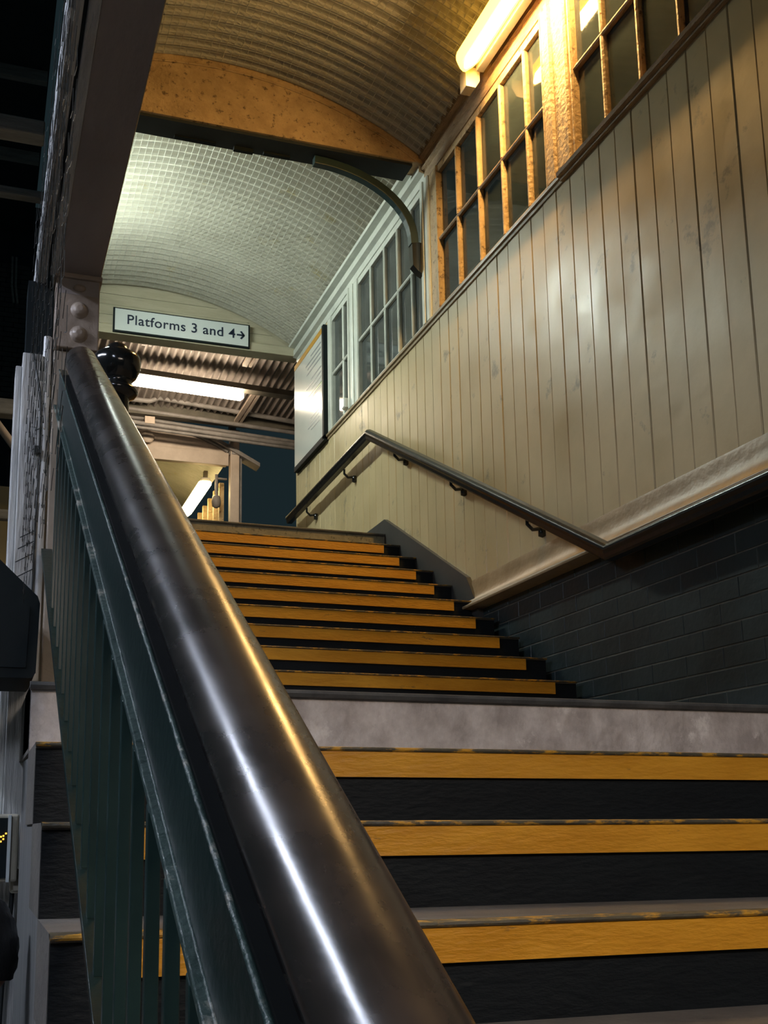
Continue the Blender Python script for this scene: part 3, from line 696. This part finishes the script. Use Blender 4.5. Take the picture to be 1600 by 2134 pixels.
GY = 12.5
t = empty('far_gable', (2.0, GY, 4.4), 'peach coloured arched gable of the distant second vault', 'gable')
def arc2(x, R=1.5): return 3.29+math.sqrt(R*R-(x-2.0)**2)
pts = [(1.15+1.64*k/20, arc2(1.15+1.64*k/20)) for k in range(21)]
b = MB(); b.loft([[(x, yy, z) for x, z in pts+[(2.79, 4.42), (1.15, 4.42)]] for yy in (GY, GY+.1)]); b.build('panel', MT['peach'], t)
b = MB(); b.prism_x([(GY-.03, 4.40), (GY-.03, 4.565), (GY-.001, 4.57), (GY-.001, 4.40)], 1.15, 2.80); b.build('tie_beam', MT['peach'], t, .004)
b = MB(); b.tube([(x, GY-.03, z+.01) for x, z in pts], .018, 6); b.tube([(x, GY-.02, z+.085) for x, z in pts], .022, 6); b.build('bargeboard', MT['conduit'], t)
b = MB(); rings = []
for (x, z) in ((1.9, 4.86), (2.5, 4.74), (3.18, 4.40)):
    rings.append([(x, y_, z+dz) for y_, dz in ((GY-.1, 0), (GY+.09, 0), (GY+.09, .05), (GY-.1, .05))])
b.loft(rings); b.build('roof_edge', MT['conduit'], t)
b = MB(); b.ball((1.80, GY-.06, 4.66), .08, .03, .08, 16, 8); b.build('round_lamp', MT['peach'], t)
t = empty('far_column', (2.88, GY, ZT), 'slim peach column at the right end of the distant gable', 'column')
box('shaft', MT['peach'], 2.82, 2.93, GY-.06, GY+.05, ZT, 4.86, t, .006)
b = MB(); b.tube([(2.845, GY-.02, 4.86), (2.845, GY-.02, 4.98)], .05, 12); b.tube([(2.875, GY, 4.54), (2.875, GY, 4.60)], .075, 12); b.build('capital', MT['conduit'], t)
box('rear_strip', MT['conduit'], 2.93, 2.97, GY-.02, GY+.05, ZT, 4.6, t)
# second vault: yellow lit lining, side wall with posts
b = MB(); vs = []; fs = []
ny = 40
for k in range(ny*4+1):
    yy = GY+.1+k*3.4/(ny*4)
    for it in range(25):
        thh = -.55+1.14*it/24; R = 1.44+.010*math.sin(2*math.pi*k/4)
        vs.append((2.0+R*math.sin(thh), yy, 3.29+R*math.cos(thh)))
for k in range(ny*4):
    for it in range(24): a = k*25+it; fs.append((a, a+25, a+26, a+1))
b.add(vs, fs, True); tag(b.build('ceiling_second_vault', MT['vault'], None), kind='structure')
wf = box('wall_far_right', MT['cream'], 2.80, 2.9, GY+.12, 16, ZT, 3.35); tag(wf, kind='structure')
for k in range(9):
    y_ = GY+.35+k*.34
    box('post', MT['ochre'], 2.77, 2.83, y_, y_+.05, 3.3, 4.3, wf)
tag(box('wall_far_end', MT['cream'], -.3, 2.9, 16, 16.1, ZT, 5.0), kind='structure')
t = empty('notice_bulkhead', (2.7, GY+.3, 3.95), 'small grey fitting fixed beside the slim far column', 'fitting')
b = MB(); b.lathe((2.70, GY+.2, 3.92), [(.02, 0), (.05, .02), (.06, .08), (.05, .14), (.03, .16)], 12); b.build('body', MT['conduit'], t)
b = MB(); b.tube([(2.70, GY+.2, 4.07), (2.70, GY+.2, 4.35)], .02, 8); b.tube([(2.70, GY+.2, 4.30), (2.83, GY+.2, 4.30)], .015, 8); b.build('stem', MT['conduit'], t)

# ------------------------------------------------------------------ person standing below on the left (only the back of the head is in view)
P0 = Vector((.008, 2.25, FZ)); 
def skinned(name, verts, edges, m, parent, lvl=2):
    me = bpy.data.meshes.new(name); bm = bmesh.new(); lay = bm.verts.layers.skin.verify()
    bv = []
    for (p, r) in verts:
        v = bm.verts.new((p[0]+P0.x, p[1]+P0.y, p[2]+P0.z+H)); v[lay].radius = r if isinstance(r, tuple) else (r, r); bv.append(v)
    bv[0][lay].use_root = True
    for a, c in edges: bm.edges.new((bv[a], bv[c]))
    bm.to_mesh(me); bm.free(); me.materials.append(m)
    o = bpy.data.objects.new(name, me); col.objects.link(o)
    o.modifiers.new('skin', 'SKIN').use_smooth_shade = True
    s = o.modifiers.new('sub', 'SUBSURF'); s.levels = lvl; s.render_levels = lvl
    if parent: o.parent = parent; o.matrix_parent_inverse = Matrix.Translation(-Vector(parent.location))
    return o
pt = empty('person', tuple(P0), 'person with short black hair at the lower left edge, seen from behind', 'person')
# facing -x, shoulders along y
V = [((-.02,0,.95),.125), ((-.02,0,1.12),.115), ((-.03,0,1.30),.12), ((-.03,0,1.44),.085), ((-.02,0,1.50),.056), ((-.025,0,1.57),.05),
     ((-.03,-.17,1.42),.058), ((-.02,-.21,1.15),.045), ((-.06,-.22,.92),.034), ((-.07,-.22,.86),.030),
     ((-.03,.17,1.42),.058), ((-.02,.21,1.15),.045), ((-.06,.22,.92),.034), ((-.07,.22,.86),.030),
     ((-.02,-.10,.88),.10), ((-.03,-.11,.50),.062), ((-.01,-.11,.10),.042), ((-.02,.10,.88),.10), ((-.05,.11,.50),.062), ((-.03,.11,.10),.042)]
Ed = [(0,1),(1,2),(2,3),(3,4),(4,5),(3,6),(6,7),(7,8),(8,9),(3,10),(10,11),(11,12),(12,13),(0,14),(14,15),(15,16),(0,17),(17,18),(18,19)]
for hi, sgn in ((9, -1), (13, 1)):
    hp = V[hi][0]
    for f in range(5):
        o_ = len(V); fx = -.028+.016*f if f < 4 else -.045
        L_ = (.075, .085, .08, .065, .05)[f]
        V += [((hp[0]+fx*.6, hp[1], hp[2]-.05), .0095), ((hp[0]+fx*1.1, hp[1]-sgn*.012, hp[2]-.05-L_*.55), .0085), ((hp[0]+fx*1.05, hp[1]-sgn*.03, hp[2]-.05-L_), .007)]
        Ed += [(hi, o_), (o_, o_+1), (o_+1, o_+2)]
body = skinned('body', V, Ed, MT['skin'], pt)
# head: shaped ball with brow, nose, chin
b = MB(); n, m_ = 28, 20; rings = []
hc = Vector((P0.x-.012, P0.y, P0.z+1.672))
for i in range(1, m_):
    a = math.pi*i/m_; ring = []
    for k in range(n):
        ph = 2*math.pi*k/n
        dx, dy, dz = -math.cos(ph)*math.sin(a), math.sin(ph)*math.sin(a), -math.cos(a)
        rx, ry, rz = .096, .074, .115
        if dz < -.3: rx *= 1-.25*(-dz-.3) if dx < 0 else 1-.55*(-dz-.3); ry *= 1-.32*(-dz-.3)
        x, y_, z = dx*rx, dy*ry, dz*rz
        if dx < -.55:
            x -= .020*math.exp(-((z+.015)/.028)**2-(y_/.014)**2) + .006*math.exp(-((z+.055)/.012)**2-(y_/.024)**2) - .006*math.exp(-((z-.01)/.014)**2-((abs(y_)-.032)/.014)**2)
        ring.append((hc.x+x, hc.y+y_, hc.z+z))
    rings.append(ring)
b.loft(rings, True, True); b.build('head', MT['skin'], pt)
b = MB()
for sgn in (-1, 1):
    b.ball((hc.x+.012, hc.y+sgn*.076, hc.z-.012), .022, .010, .033, 12, 8)
b.build('ear', MT['skin'], pt)
b = MB()
for sgn in (-1, 1): b.ball((hc.x-.083, hc.y+sgn*.032, hc.z+.01), .011, .013, .009, 10, 6)
b.build('eye', MT['signwhite'], pt)
b = MB(); rings = []
for i in range(1, 14):
    a = math.pi*(.32+.68*i/14); ring = []
    for k in range(n):
        ph = 2*math.pi*k/n
        dx, dy, dz = -math.cos(ph)*math.sin(a), math.sin(ph)*math.sin(a), -math.cos(a)
        s = 1.0+.03*math.sin(k*5+i*3)
        if dx < -.2: dz = max(dz, .45+.25*(-dx-.2)); 
        ring.append((hc.x+.006+dx*.098*s, hc.y+dy*.083*s, hc.z+.008+max(dz, -.42 if dx > .1 else -.05)*.124*s))
    rings.append(ring)
b.loft(rings, True, True); b.build('hair', MT['hair'], pt)
skinned('jacket', [((-.02,0,.86),.15), ((-.02,0,1.12),.135), ((-.03,0,1.30),.137), ((-.03,0,1.43),.095), ((-.022,0,1.485),.066), ((-.03,-.18,1.41),.074), ((-.02,-.215,1.15),.06), ((-.06,-.225,.95),.048), ((-.03,.18,1.41),.074), ((-.02,.215,1.15),.06), ((-.06,.225,.95),.048)],
        [(0,1),(1,2),(2,3),(3,4),(3,5),(5,6),(6,7),(3,8),(8,9),(9,10)], MT['jacket'], pt)
skinned('trousers', [((-.02,0,.92),.13), ((-.02,-.10,.82),.105), ((-.03,-.11,.50),.078), ((-.01,-.11,.07),.058), ((-.02,.10,.82),.105), ((-.05,.11,.50),.078), ((-.03,.11,.07),.058)],
        [(0,1),(1,2),(2,3),(0,4),(4,5),(5,6)], MT['trouser'], pt)
for s_, x_ in ((-.11, -.01), (.11, -.03)):
    b = MB(); rings = []
    for xx, wdt, hh in ((.06,.028,.055),(.02,.036,.07),(-.06,.042,.06),(-.14,.044,.045),(-.19,.034,.035),(-.215,.014,.02)):
        rings.append([(P0.x+x_+xx, P0.y+s_+wdt*math.cos(q), FZ+.002+max(0, hh*(.5+.5*math.sin(q)))) for q in [2*math.pi*k/12 for k in range(12)]])
    b.loft(rings, True, True); b.build('shoe', MT['shoe'], pt)
